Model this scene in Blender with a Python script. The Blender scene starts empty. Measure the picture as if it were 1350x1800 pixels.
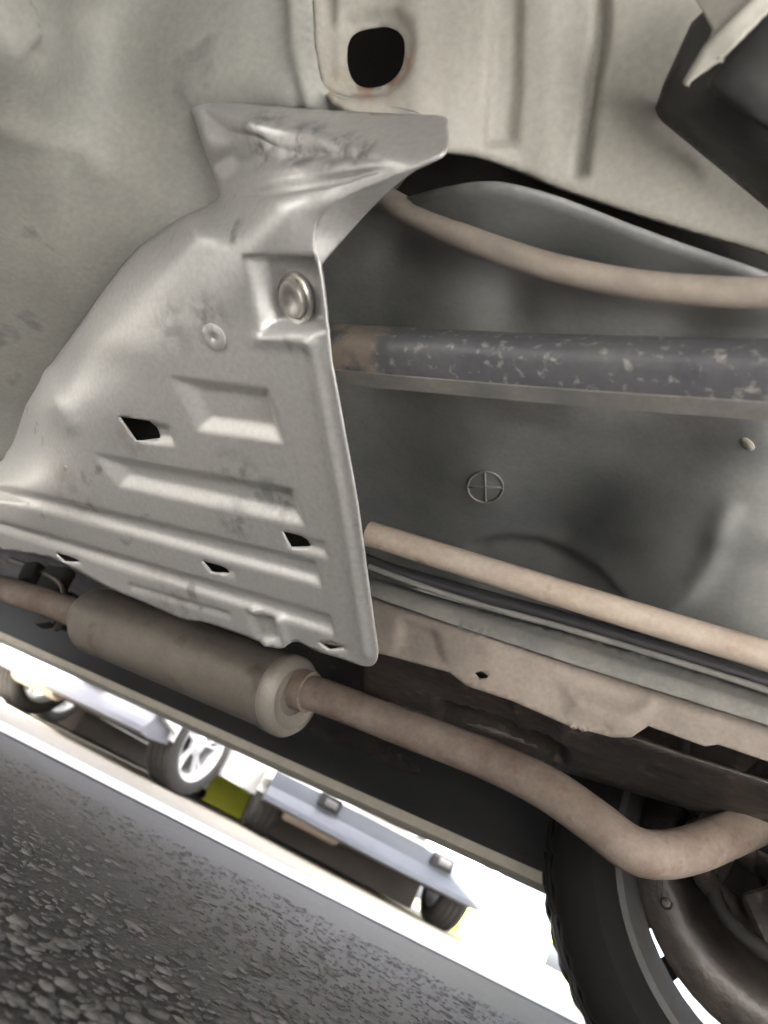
import bpy, bmesh, math, random
import numpy as np
from mathutils import Vector, Matrix
from mathutils.geometry import delaunay_2d_cdt

random.seed(7); rng = np.random.default_rng(7)
scene = bpy.context.scene
COL = scene.collection
RAD = math.radians

# ------------------------------------------------------------------ camera, sky, sun, exposure
FPX = 1350.0                                  # focal length in photo pixels (frame 1350 wide)
ROLL, PITCH, AZ, CAMH = RAD(27.5), RAD(23.1), RAD(125.5), 0.10
d2 = np.array([math.cos(ROLL), math.sin(ROLL)]); n2 = np.array([math.sin(ROLL), -math.cos(ROLL)])
FW = np.array([math.cos(AZ), math.sin(AZ), 0.0]); RT = np.array([math.sin(AZ), -math.cos(AZ), 0.0])
UPV = np.array([0, 0, 1.0])
CAM = np.array([0, 0, CAMH])
look = math.cos(PITCH) * FW + math.sin(PITCH) * UPV
upp = -math.sin(PITCH) * FW + math.cos(PITCH) * UPV
xim = math.cos(ROLL) * RT + math.sin(ROLL) * upp
yim = -math.sin(ROLL) * RT + math.cos(ROLL) * upp
cd = bpy.data.cameras.new('camera'); cam = bpy.data.objects.new('camera', cd); COL.objects.link(cam)
cam.matrix_world = Matrix(((xim[0], yim[0], -look[0], CAM[0]), (xim[1], yim[1], -look[1], CAM[1]),
                           (xim[2], yim[2], -look[2], CAM[2]), (0, 0, 0, 1)))
cd.sensor_fit = 'HORIZONTAL'; cd.sensor_width = 36.0; cd.lens = 36.0
cd.clip_start = 0.01; cd.clip_end = 500
cd.dof.use_dof = True; cd.dof.focus_distance = 0.58; cd.dof.aperture_fstop = 11
scene.camera = cam

SUN_EL, SUN_AZ = RAD(23), RAD(-71)            # azimuth measured from +X, counter-clockwise
w = bpy.data.worlds.new('World'); scene.world = w; w.use_nodes = True
nt = w.node_tree; bg = nt.nodes['Background']
sky = nt.nodes.new('ShaderNodeTexSky'); sky.sky_type = 'NISHITA'; sky.sun_disc = False
sky.dust_density = 4.0; sky.air_density = .4; sky.ozone_density = .5; sky.sun_elevation = SUN_EL; sky.sun_rotation = math.pi / 2 - SUN_AZ
hs_ = nt.nodes.new('ShaderNodeHueSaturation'); hs_.inputs['Saturation'].default_value = .45      # hazy, milky sky
nt.links.new(sky.outputs['Color'], hs_.inputs['Color']); nt.links.new(hs_.outputs['Color'], bg.inputs['Color']); bg.inputs['Strength'].default_value = 0.056
sd = bpy.data.lights.new('sun', 'SUN'); sd.energy = 5.0; sd.angle = RAD(0.6); sd.color = (1, .97, .93)
so = bpy.data.objects.new('sun', sd); COL.objects.link(so)
tosun = Vector((math.cos(SUN_EL) * math.cos(SUN_AZ), math.cos(SUN_EL) * math.sin(SUN_AZ), math.sin(SUN_EL)))
so.rotation_euler = tosun.to_track_quat('Z', 'Y').to_euler(); so.location = (0, -3, 6)
vs = scene.view_settings
vs.view_transform = 'Standard'; vs.look = 'None'; vs.gamma = 1.0; vs.use_curve_mapping = False
vs.exposure = 4.78
scene.cycles.max_bounces = 10; scene.cycles.diffuse_bounces = 7; scene.cycles.glossy_bounces = 4
scene.cycles.use_denoising = True

# ------------------------------------------------------------------ pixel -> place helpers
def ray(px, py):
    q = np.array([px - 675.0, py - 900.0]); u = q @ d2; v = q @ n2
    return (u * RT + (FPX * math.cos(PITCH) - v * math.sin(PITCH)) * FW
            + (FPX * math.sin(PITCH) + v * math.cos(PITCH)) * UPV) / FPX       # depth 1 along the axis
MK = .22 + .455 * .548                        # plane of the shield's sloping face
def depth(px, py, mode, val=1.0):
    r = ray(px, py)
    if mode == 'd': return val
    if mode == 'm': return val * (MK - CAMH) / (r[2] + .548 * r[1])
    i = 'xyz'.index(mode); return (val - CAM[i]) / r[i]
def P(px, py, mode, val=1.0):
    return CAM + depth(px, py, mode, val) * ray(px, py)

class TPS:                                    # smooth interpolation of inverse depth over the image
    def __init__(self, ctrl, lam=0.0):
        p = np.array([[c[0], c[1]] for c in ctrl], float) / 1000
        f = np.array([1.0 / depth(*c) for c in ctrl])
        n = len(p); K = self.k(p, p) + lam * np.eye(n)
        A = np.zeros((n + 3, n + 3)); A[:n, :n] = K; A[:n, n] = 1; A[:n, n + 1:] = p
        A[n, :n] = 1; A[n + 1:, :n] = p.T
        self.c = np.linalg.lstsq(A, np.r_[f, 0, 0, 0], rcond=None)[0]; self.p = p
    @staticmethod
    def k(a, b):
        r2 = ((a[:, None, :] - b[None]) ** 2).sum(-1)
        return np.where(r2 > 1e-12, r2 * np.log(np.maximum(r2, 1e-12)), 0) * .5
    def __call__(self, q):
        q = np.asarray(q, float) / 1000; n = len(self.p)
        return 1.0 / (self.k(q, self.p) @ self.c[:n] + self.c[n] + q @ self.c[n + 1:])

def inside(poly, pts):
    poly = np.asarray(poly, float); x, y = pts[:, 0], pts[:, 1]; r = np.zeros(len(pts), bool)
    j = len(poly) - 1
    for i in range(len(poly)):
        xi, yi = poly[i]; xj, yj = poly[j]
        if yi != yj:
            r ^= ((yi > y) != (yj > y)) & (x < (xj - xi) * (y - yi) / (yj - yi) + xi)
        j = i
    return r
def edist(poly, pts, closed=True):
    poly = np.asarray(poly, float); best = np.full(len(pts), 1e9)
    n = len(poly)
    for i in range(n if closed else n - 1):
        a = poly[i]; b = poly[(i + 1) % n]; ab = b - a
        t = np.clip(((pts - a) @ ab) / max(ab @ ab, 1e-9), 0, 1)
        best = np.minimum(best, np.linalg.norm(pts - (a + t[:, None] * ab), axis=1))
    return best
def smooth(t):
    t = np.clip(t, 0, 1); return t * t * (3 - 2 * t)
def crom(pts, step, closed=True):             # Catmull-Rom through points
    pts = np.asarray(pts, float); n = len(pts); out = []
    for i in range(n if closed else n - 1):
        g = (lambda k: pts[k % n]) if closed else (lambda k: pts[min(max(k, 0), n - 1)])
        p0, p1, p2, p3 = g(i - 1), g(i), g(i + 1), g(i + 2)
        m = max(1, int(np.linalg.norm(p2 - p1) / step))
        for k in range(m):
            t = k / m
            out.append(.5 * ((2 * p1) + (-p0 + p2) * t + (2 * p0 - 5 * p1 + 4 * p2 - p3) * t * t + (-p0 + 3 * p1 - 3 * p2 + p3) * t ** 3))
    if not closed: out.append(pts[-1])
    return np.array(out)
def lin(pts, step, closed=True):
    pts = np.asarray(pts, float); n = len(pts); out = []
    for i in range(n if closed else n - 1):
        a, b = pts[i], pts[(i + 1) % n]; m = max(1, int(np.linalg.norm(b - a) / step))
        out += [a + (b - a) * k / m for k in range(m)]
    if not closed: out.append(pts[-1])
    return np.array(out)

# ------------------------------------------------------------------ materials
MATS = {}
def mat(name, base, rough=.6, metal=0.0, dust=None, amount=.5, scale=9.0, bump=.15, bscale=60.0, spec=.5,
        spots=None, spot_scale=40., spot_cut=.62, spot_soft=.06, coat=0.0, stains=(), speck=.09):
    if name in MATS: return MATS[name]
    m = bpy.data.materials.new(name); m.use_nodes = True; t = m.node_tree; b = t.nodes['Principled BSDF']
    N = t.nodes.new; L = t.links.new
    b.inputs['Metallic'].default_value = metal; b.inputs['Specular IOR Level'].default_value = spec
    b.inputs['Coat Weight'].default_value = coat
    tc = N('ShaderNodeTexCoord'); n1 = N('ShaderNodeTexNoise'); n1.inputs['Scale'].default_value = scale
    n1.inputs['Detail'].default_value = 9; n1.inputs['Roughness'].default_value = .66
    L(tc.outputs['Object'], n1.inputs['Vector'])
    r1 = N('ShaderNodeValToRGB'); r1.color_ramp.elements[0].position = .36; r1.color_ramp.elements[1].position = .68
    L(n1.outputs['Fac'], r1.inputs['Fac'])
    mx = N('ShaderNodeMix'); mx.data_type = 'RGBA'
    mx.inputs['A'].default_value = (*base, 1); dd = dust or tuple(min(1, c * 1.25) for c in base)
    mx.inputs['B'].default_value = (*dd, 1)
    mu = N('ShaderNodeMath'); mu.operation = 'MULTIPLY'; mu.inputs[1].default_value = amount
    L(r1.outputs['Color'], mu.inputs[0]); L(mu.outputs[0], mx.inputs['Factor'])
    col = mx.outputs['Result']
    if spots:
        n3 = N('ShaderNodeTexNoise'); n3.inputs['Scale'].default_value = spot_scale; n3.inputs['Detail'].default_value = 5
        L(tc.outputs['Object'], n3.inputs['Vector'])
        r3 = N('ShaderNodeValToRGB'); r3.color_ramp.elements[0].position = spot_cut; r3.color_ramp.elements[1].position = spot_cut + spot_soft
        L(n3.outputs['Fac'], r3.inputs['Fac'])
        m3 = N('ShaderNodeMix'); m3.data_type = 'RGBA'; L(r3.outputs['Color'], m3.inputs['Factor'])
        L(col, m3.inputs['A']); m3.inputs['B'].default_value = (*spots, 1); col = m3.outputs['Result']
    if speck:
        n5 = N('ShaderNodeTexNoise'); n5.inputs['Scale'].default_value = 260; n5.inputs['Detail'].default_value = 3; L(tc.outputs['Object'], n5.inputs['Vector'])
        r5 = N('ShaderNodeMapRange'); r5.inputs['From Min'].default_value = .3; r5.inputs['From Max'].default_value = .7
        r5.inputs['To Min'].default_value = 1 - speck; r5.inputs['To Max'].default_value = 1 + speck * .6; L(n5.outputs['Fac'], r5.inputs['Value'])
        vm_ = N('ShaderNodeVectorMath'); vm_.operation = 'SCALE'; L(col, vm_.inputs[0]); L(r5.outputs['Result'], vm_.inputs['Scale']); col = vm_.outputs['Vector']
    for pos, rad, sc_, wgt in stains:
        vm = N('ShaderNodeVectorMath'); vm.operation = 'DISTANCE'; vm.inputs[1].default_value = tuple(pos); L(tc.outputs['Object'], vm.inputs[0])
        mr = N('ShaderNodeMapRange'); mr.inputs['From Min'].default_value = rad; mr.inputs['From Max'].default_value = rad * .35; L(vm.outputs['Value'], mr.inputs['Value'])
        nn = N('ShaderNodeTexNoise'); nn.inputs['Scale'].default_value = 2.2 / rad; nn.inputs['Detail'].default_value = 7; L(tc.outputs['Object'], nn.inputs['Vector'])
        rs_ = N('ShaderNodeMapRange'); rs_.inputs['From Min'].default_value = .42; rs_.inputs['From Max'].default_value = .60; L(nn.outputs['Fac'], rs_.inputs['Value'])
        m1 = N('ShaderNodeMath'); m1.operation = 'MULTIPLY'; L(mr.outputs['Result'], m1.inputs[0]); L(rs_.outputs['Result'], m1.inputs[1])
        m2 = N('ShaderNodeMath'); m2.operation = 'MULTIPLY'; L(m1.outputs[0], m2.inputs[0]); m2.inputs[1].default_value = wgt
        m4 = N('ShaderNodeMix'); m4.data_type = 'RGBA'; L(m2.outputs[0], m4.inputs['Factor']); L(col, m4.inputs['A']); m4.inputs['B'].default_value = (*sc_, 1); col = m4.outputs['Result']
    L(col, b.inputs['Base Color'])
    rr = N('ShaderNodeMapRange'); rr.inputs['To Min'].default_value = max(.05, rough - .12); rr.inputs['To Max'].default_value = min(1, rough + .14)
    L(n1.outputs['Fac'], rr.inputs['Value']); L(rr.outputs['Result'], b.inputs['Roughness'])
    if bump:
        n2_ = N('ShaderNodeTexNoise'); n2_.inputs['Scale'].default_value = bscale; n2_.inputs['Detail'].default_value = 6
        L(tc.outputs['Object'], n2_.inputs['Vector'])
        bp = N('ShaderNodeBump'); bp.inputs['Strength'].default_value = bump; bp.inputs['Distance'].default_value = .002
        L(n2_.outputs['Fac'], bp.inputs['Height']); L(bp.outputs['Normal'], b.inputs['Normal'])
    MATS[name] = m; return m

M_floor = mat('undercoat', (.25, .255, .24), .6, 0, (.385, .375, .335), .9, 4, .05, 30, .4, spots=(.22, .22, .205), spot_scale=16, spot_cut=.6)
M_panel = mat('undercoat_beige', (.32, .308, .275), .6, 0, (.38, .36, .315), .5, 6, .04, 30, .4, stains=[(P(668, 150, 'd', .425), .022, (.27, .17, .12), .9), (P(705, 120, 'd', .42), .016, (.30, .20, .14), .8), (P(585, 150, 'd', .425), .02, (.30, .27, .2), .7)])
M_shield = mat('dusty_aluminium', (.47, .47, .46), .40, .5, (.50, .49, .465), .8, 11, .10, 80, .5, spots=(.27, .26, .24), spot_scale=26, spot_cut=.665, stains=
    [(P(470, 247, 'd', .424), .020, (.13, .13, .125), .9), (P(540, 262, 'd', .405), .019, (.12, .12, .115), .95), (P(600, 270, 'd', .386), .015, (.13, .13, .125), .9), (P(640, 274, 'd', .372), .011, (.14, .14, .13), .8),
     (P(420, 850, 'm'), .03, (.2, .2, .19), .7), (P(480, 880, 'm'), .02, (.16, .16, .155), .8), (P(300, 570, 'm'), .025, (.22, .22, .21), .6), (P(410, 915, 'm'), .02, (.2, .2, .19), .7), (P(370, 560, 'm'), .02, (.2, .2, .19), .7),
     (P(230, 770, 'm'), .03, (.3, .26, .22), .5), (P(130, 860, 'm'), .04, (.3, .25, .22), .5), (P(300, 1050, 'm'), .04, (.25, .235, .21), .6)])
M_steel = mat('bright_zinc', (.55, .54, .52), .3, .85, (.6, .55, .45), .4, 60, .05)
M_tank = mat('black_plastic', (.14, .146, .146), .44, 0, (.25, .245, .23), .9, 8, .12, 50, .5)
M_tube = mat('scuffed_grey_paint', (.09, .092, .103), .5, .1, (.15, .147, .147), .6, 22, .3, 120, .5, spots=(.30, .29, .275), spot_scale=170, spot_cut=.575, spot_soft=.14, stains=[(P(585, 612, 'z', .362), .05, (.30, .24, .19), 1.0), (P(640, 640, 'z', .350), .03, (.27, .22, .18), 1.0), (P(620, 600, 'z', .37), .03, (.30, .24, .19), 1.0)])
M_rust = mat('rusty_exhaust', (.235, .192, .162), .75, .1, (.145, .108, .085), 1.0, 22, .5, 110, .3, spots=(.15, .095, .065), spot_scale=60, spot_cut=.60, spot_soft=.15)
M_can = mat('dusty_can', (.125, .112, .097), .5, .2, (.18, .16, .135), .9, 16, .2, 80, .4, spots=(.10, .082, .066), spot_scale=30, spot_cut=.6, spot_soft=.12)
M_tan = mat('tan_rail', (.36, .29, .235), .6, 0, (.44, .38, .32), .9, 30, .3, 90, .3, spots=(.22, .16, .12), spot_scale=50, spot_cut=.62, spot_soft=.12)
M_pink = mat('tan_primer', (.285, .24, .205), .65, 0, (.18, .16, .14), .9, 16, .12, 70, .3)
M_greyrail = mat('grey_rail', (.145, .145, .137), .6, 0, (.25, .235, .205), .7, 30, .2, 100, .4)
M_line = mat('tan_hose', (.35, .30, .25), .6, 0, (.22, .19, .165), .9, 30, .15, 90, .3)
M_sill = mat('sill_black', (.024, .025, .026), .55, 0, (.045, .044, .042), .7, 10, .2, 120, .4)
M_lip = mat('sill_lip', (.38, .35, .29), .6, 0, (.28, .26, .22), .6, 20, .1)
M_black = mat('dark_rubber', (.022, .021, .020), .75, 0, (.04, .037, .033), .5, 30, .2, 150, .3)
M_dirt = mat('dirty_brown_metal', (.060, .050, .043), .45, .25, (.028, .024, .022), .9, 22, .9, 55, .5, spots=(.12, .095, .075), spot_scale=45, spot_cut=.6, spot_soft=.1)
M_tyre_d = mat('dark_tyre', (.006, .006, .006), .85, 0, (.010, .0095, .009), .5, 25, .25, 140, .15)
M_tyre = mat('tyre_rubber', (.030, .029, .028), .7, 0, (.055, .052, .048), .5, 25, .25, 140, .3)
M_alloy = mat('alloy', (.62, .63, .64), .35, .6, (.5, .5, .5), .4, 25, .03)
M_body = mat('body_paint', (.55, .56, .57), .25, 0, (.5, .5, .5), .2, 4, 0, 10, .5, coat=.5)
M_white = mat('white_paint', (.80, .80, .80), .25, 0, (.74, .74, .73), .3, 5, 0, 10, .5, coat=.6)
M_silver = mat('silver_paint', (.42, .44, .47), .3, .3, (.38, .39, .42), .3, 5, 0, 10, .5, coat=.6)
M_val = mat('grey_valance', (.055, .062, .078), .5, 0, (.075, .083, .10), .5, 8, .1, 90, .5)
M_trim = mat('dark_trim', (.03, .03, .033), .5, 0, (.05, .05, .05), .4, 20, .05)
M_glass = mat('tinted_glass', (.02, .025, .03), .08, 0, (.025, .03, .035), .2, 3, 0)
M_refl = mat('lamp_lens', (.028, .028, .030), .4, 0, (.04, .038, .038), .5, 30, 0)
M_red = mat('red_lens', (.35, .02, .02), .2, 0, (.45, .04, .03), .5, 30, 0)
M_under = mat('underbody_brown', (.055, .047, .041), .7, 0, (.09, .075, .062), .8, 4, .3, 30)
M_frame = mat('lamp_frame', (.006, .006, .007), .6, 0, (.009, .009, .01), .4, 20, .05, 60, .2)
M_lime = mat('lime_paint', (.62, .66, .04), .6, 0, (.5, .55, .10), .5, 8, .1, 30)
M_plate = mat('plate_white', (.75, .75, .72), .4, 0, (.65, .65, .62), .3, 10, 0)
M_ink = mat('plate_ink', (.04, .05, .10), .5, 0, (.06, .06, .1), .3, 10, 0)
M_stone = mat('aggregate', (.055, .053, .051), .9, 0, (.135, .13, .125), .85, 34, .35, 300, .1)

# ground materials
def ground_mat(name, c0, c1, sc, rough, bump, bs, cracks=False):
    m = bpy.data.materials.new(name); m.use_nodes = True; t = m.node_tree; b = t.nodes['Principled BSDF']; N = t.nodes.new; L = t.links.new
    tc = N('ShaderNodeTexCoord'); a = N('ShaderNodeTexNoise'); a.inputs['Scale'].default_value = sc; a.inputs['Detail'].default_value = 10
    v = N('ShaderNodeTexVoronoi'); v.inputs['Scale'].default_value = bs
    L(tc.outputs['Object'], a.inputs['Vector']); L(tc.outputs['Object'], v.inputs['Vector'])
    r = N('ShaderNodeValToRGB'); r.color_ramp.elements[0].color = (*c0, 1); r.color_ramp.elements[1].color = (*c1, 1)
    r.color_ramp.elements[0].position = .35; r.color_ramp.elements[1].position = .7
    mi = N('ShaderNodeMix'); mi.data_type = 'FLOAT'; mi.inputs['Factor'].default_value = .45
    L(a.outputs['Fac'], mi.inputs['A']); L(v.outputs['Color'], mi.inputs['B']); L(mi.outputs['Result'], r.inputs['Fac'])
    L(r.outputs['Color'], b.inputs['Base Color']); b.inputs['Roughness'].default_value = rough; b.inputs['Specular IOR Level'].default_value = .12
    bp = N('ShaderNodeBump'); bp.inputs['Strength'].default_value = bump; bp.inputs['Distance'].default_value = .004
    L(v.outputs['Distance'], bp.inputs['Height']); L(bp.outputs['Normal'], b.inputs['Normal']); return m
M_asph = ground_mat('asphalt', (.044, .042, .040), (.062, .060, .057), 14, .85, .3, 210)
M_conc = ground_mat('cream_concrete', (.23, .21, .17), (.30, .275, .23), 5, .8, .15, 90)
M_bounce = ground_mat('bounce_concrete', (.48, .475, .465), (.58, .575, .56), 5, .8, .15, 90)
M_wline = ground_mat('white_road_paint', (.66, .65, .63), (.80, .79, .77), 9, .7, .3, 130)
M_grass = ground_mat('grass', (.05, .10, .02), (.14, .19, .04), 20, .9, .5, 200)

# ------------------------------------------------------------------ mesh helpers
def link(name, me, m, parent=None, smooth_=True):
    o = bpy.data.objects.new(name, me); COL.objects.link(o)
    if m is not None and not me.materials: me.materials.append(m)
    if smooth_:
        me.polygons.foreach_set('use_smooth', [True] * len(me.polygons))
    if parent is not None: o.parent = parent
    return o
def tag(o, label, cat, group=None):
    o['label'] = label; o['category'] = cat
    if group: o['group'] = group
    return o
def struct(o): o['kind'] = 'structure'; return o
def empty(name, loc=(0, 0, 0), rz=0, parent=None):
    o = bpy.data.objects.new(name, None); COL.objects.link(o); o.location = loc; o.rotation_euler = (0, 0, rz)
    o.empty_display_size = .1
    if parent is not None: o.parent = parent
    return o
def sharp(me, ang=35):
    me.set_sharp_from_angle(angle=RAD(ang))
def pymesh(name, v, f):
    me = bpy.data.meshes.new(name); me.from_pydata([tuple(map(float, p)) for p in v], [], f); me.update(); return me
def bm_obj(name, bm, m, parent=None, bevel=0, ang=35, seg=2):
    if bevel:
        bmesh.ops.bevel(bm, geom=[e for e in bm.edges if len(e.link_faces) == 2 and e.calc_face_angle(0) > RAD(25)], offset=bevel,
                        segments=seg, profile=.6, affect='EDGES', clamp_overlap=True)
    bmesh.ops.recalc_face_normals(bm, faces=bm.faces)
    me = bpy.data.meshes.new(name); bm.to_mesh(me); bm.free(); me.update()
    o = link(name, me, m, parent); sharp(me, ang); return o
def box(bm, c, s, rot=None):
    mtx = Matrix.Translation(c) @ (rot.to_4x4() if rot else Matrix()) @ Matrix.Diagonal((s[0], s[1], s[2], 1))
    return bmesh.ops.create_cube(bm, size=1, matrix=mtx)['verts']
def prism(bm, poly, axis, a, b):              # polygon extruded along an axis
    def pt(p, t):
        return {'x': (t, p[0], p[1]), 'y': (p[0], t, p[1]), 'z': (p[0], p[1], t)}[axis]
    va = [bm.verts.new(pt(p, a)) for p in poly]; vb = [bm.verts.new(pt(p, b)) for p in poly]
    bm.faces.new(va); bm.faces.new(vb[::-1]); n = len(poly)
    for i in range(n): bm.faces.new((va[i], vb[i], vb[(i + 1) % n], va[(i + 1) % n]))
def sweep(path, prof, up=(0, 0, 1), cap=True, scales=None):
    """profile (2D, closed) swept along 3D points"""
    path = [Vector(p) for p in path]; n = len(path); k = len(prof); V = []; F = []
    up = Vector(up)
    for i, p in enumerate(path):
        t = (path[min(i + 1, n - 1)] - path[max(i - 1, 0)]).normalized()
        s = t.cross(up).normalized(); u2 = s.cross(t)
        sc = 1 if scales is None else scales[i]
        for a, b in prof: V.append(p + s * a * sc + u2 * b * sc)
    for i in range(n - 1):
        for j in range(k):
            F.append((i * k + j, i * k + (j + 1) % k, (i + 1) * k + (j + 1) % k, (i + 1) * k + j))
    if cap: F.append(tuple(range(k))[::-1]); F.append(tuple(range((n - 1) * k, n * k)))
    return V, F
def circ(r, k=20): return [(r * math.cos(2 * math.pi * i / k), r * math.sin(2 * math.pi * i / k)) for i in range(k)]
def tube(name, pts, r, m, parent=None, k=20, step=.012, cap=True, scales=None, wob=0):
    path = crom(pts, step, False)
    if wob: path = path + rng.normal(0, wob, path.shape) * np.sin(np.linspace(0, 40, len(path)))[:, None]
    sc = None if scales is None else np.interp(np.linspace(0, 1, len(path)), np.linspace(0, 1, len(scales)), scales)
    V, F = sweep(path, circ(r, k), (0.02, 0.05, 1), cap, sc)
    me = pymesh(name, V, F); o = link(name, me, m, parent); sharp(me, 50); return o
def lathe(prof, seg=48, mod=None):            # prof: (radius, y) pairs, closed ring not required; about local Y
    V = []; F = []; k = len(prof)
    for i in range(seg):
        a = 2 * math.pi * i / seg
        for j, (r, y) in enumerate(prof):
            rr = r + (mod(i, j) if mod else 0); V.append((rr * math.cos(a), y, rr * math.sin(a)))
    for i in range(seg):
        for j in range(k - 1):
            F.append((i * k + j, i * k + j + 1, ((i + 1) % seg) * k + j + 1, ((i + 1) % seg) * k + j))
    return V, F

def sheet(name, outline, ctrl, m, parent=None, holes=(), feats=(), res=8, thick=.0015, curved=True, lam=0.0, dents=0.0, extra=(), roll=None):
    """pressed sheet: outline and holes in photo pixels, lifted to its depth by the control points.
       feats: (polygon, depth_m (+ away from viewer), ramp_px)"""
    out = crom(outline, res) if curved else lin(outline, res)
    hs = [lin(h, max(3, res * .5)) for h in holes]
    lo, hi = out.min(0), out.max(0)
    gx = np.arange(lo[0] + res / 2, hi[0], res); gy = np.arange(lo[1] + res / 2, hi[1], res * .87)
    g = np.array([(x + (res / 2 if j % 2 else 0), y) for j, y in enumerate(gy) for x in gx])
    keep = inside(out, g) & (edist(out, g) > res * .45)
    for h in hs: keep &= ~inside(h, g) & (edist(h, g) > res * .3)
    pts = [tuple(p) for p in g[keep]]; edges = []
    for loop in [out] + hs:
        b = len(pts); pts += [tuple(p) for p in loop]; n = len(loop)
        edges += [(b + i, b + (i + 1) % n) for i in range(n)]
    V2, E2, F2, *_ = delaunay_2d_cdt([Vector(p) for p in pts], edges, [], 0, 1e-4)
    q = np.array([tuple(v) for v in V2]); F2 = np.array([tuple(f) for f in F2 if len(f) == 3])
    cen = q[F2].mean(1); ok = inside(out, cen)
    for h in hs: ok &= ~inside(h, cen)
    F2 = F2[ok]
    D = TPS(ctrl, lam)(q)
    rays = np.array([ray(*p) for p in q]); V = CAM + D[:, None] * rays
    # normals of the lifted sheet, pointing to the viewer
    fn = np.cross(V[F2[:, 1]] - V[F2[:, 0]], V[F2[:, 2]] - V[F2[:, 0]])
    flip = (fn * (CAM - V[F2[:, 0]])).sum(1) < 0
    F2[flip] = F2[flip][:, ::-1]; fn[flip] *= -1
    vn = np.zeros_like(V)
    for k in range(3): np.add.at(vn, F2[:, k], fn)
    vn /= np.maximum(np.linalg.norm(vn, axis=1, keepdims=True), 1e-12)
    disp = np.zeros(len(q))
    for poly, dep, ramp in feats:
        ins = inside(poly, q); e = edist(poly, q); disp += np.where(ins, dep * (.3 * smooth(e / ramp) + .7 * np.clip(e / ramp, 0, 1)), 0)
    for line, amp, wd in extra:                # ridge (+ towards viewer) along a polyline, gaussian
        e = edist(line, q, False); disp -= amp * np.exp(-(e / wd) ** 2)
    if dents:
        for _ in range(24):
            c = lo + (hi - lo) * rng.random(2); s = 25 + 70 * rng.random()
            disp += dents * rng.normal() * np.exp(-((q - c) ** 2).sum(1) / s ** 2)
    if roll:                                   # outer edge turned away from the viewer
        disp += roll[0] * np.clip(1 - edist(out, q) / roll[1], 0, 1) ** 2
    V = V - vn * disp[:, None]
    me = pymesh(name, V, [tuple(map(int, f)) for f in F2]); o = link(name, me, m, parent)
    if thick:
        s = o.modifiers.new('thickness', 'SOLIDIFY'); s.thickness = thick; s.offset = -1
    return o

# ------------------------------------------------------------------ ground
def fr(f, r, z=0): return FW * f + RT * r + UPV * z      # forward / right of the camera's foot
def quad_sheet(name, a, b, m, z):                          # rectangle between two forward distances, +-half width
    f0, f1 = a; r0, r1 = b
    return struct(link(name, pymesh(name, [fr(f0, r0, z), fr(f0, r1, z), fr(f1, r1, z), fr(f1, r0, z)], [(0, 1, 2, 3)]), m, None, False))
EDGE = 2.30
g = struct(link('ground', pymesh('ground', [(-200, -200, -.008), (200, -200, -.008), (200, 200, -.008), (-200, 200, -.008)], [(0, 1, 2, 3)]), M_conc, None, False))
ea, eb = P(0, 1287, 'z', 0), P(900, 1742, 'z', 0)
et = (eb - ea) / np.linalg.norm(eb - ea); en = np.array([-et[1], et[0], 0])
def strip(name, m, t0, t1, z):
    q = [ea + en * t0 - et * 14, ea + en * t0 + et * 16, ea + en * t1 + et * 16, ea + en * t1 - et * 14]
    return struct(link(name, pymesh(name, [(p[0], p[1], z) for p in q], [(0, 1, 2, 3)]), m, None, False))
road = strip('road', M_asph, -2.5, 0, 0)
nearp = strip('bounce_strip', M_bounce, -9, -2.45, .003)  # unseen pale strip added to bounce sunlight up under the car
wl = strip('road_marking', M_wline, -.02, .5, .004)

# aggregate standing out of the asphalt
ico = bmesh.new(); bmesh.ops.create_icosphere(ico, subdivisions=1, radius=1)
iv = np.array([v.co[:] for v in ico.verts]); ifc = np.array([[v.index for v in f.verts] for f in ico.faces]); ico.free()
NS = 21000
f_ = .22 + 1.3 * rng.random(NS) ** 2.2; r_ = (rng.random(NS) * 2 - 1) * (.28 + f_ * .62)
size = np.clip(rng.lognormal(math.log(.0021), .50, NS), .0011, .0075)
Vs = []; Fs = []
for i in range(NS):
    a = rng.random() * 6.283; sc = size[i] * np.array([1.0 + .5 * rng.random(), .75 + .4 * rng.random(), .20 + .20 * rng.random()])
    v = iv * sc * (1 + .22 * rng.normal(size=(len(iv), 1))); c, s = math.cos(a), math.sin(a)
    v = v @ np.array([[c, s, 0], [-s, c, 0], [0, 0, 1]])
    Vs.append(v + fr(f_[i], r_[i], .0004)); Fs.append(ifc + i * len(iv))
ag = link('asphalt_aggregate', pymesh('asphalt_aggregate', np.concatenate(Vs), np.concatenate(Fs).tolist()), M_stone, None, True)
ag['kind'] = 'stuff'; ag['label'] = 'small grey stones standing out of the dark asphalt'; ag['category'] = 'gravel'

# ------------------------------------------------------------------ the car overhead
car = tag(empty('parked_car', (-1.2, .35, 0)), 'car seen from underneath with dusty heat shield, exhaust and dark fuel tank', 'car')
car.matrix_world = Matrix.Translation((-1.2, .35, 0)); bpy.context.view_layer.update()
class Par:                                    # children built in world coordinates
    pass
def own(o, parent=car):
    o.parent = parent; o.matrix_parent_inverse = parent.matrix_world.inverted(); return o
YN, YF = -.58, 1.26                           # near and far side of the body
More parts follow.
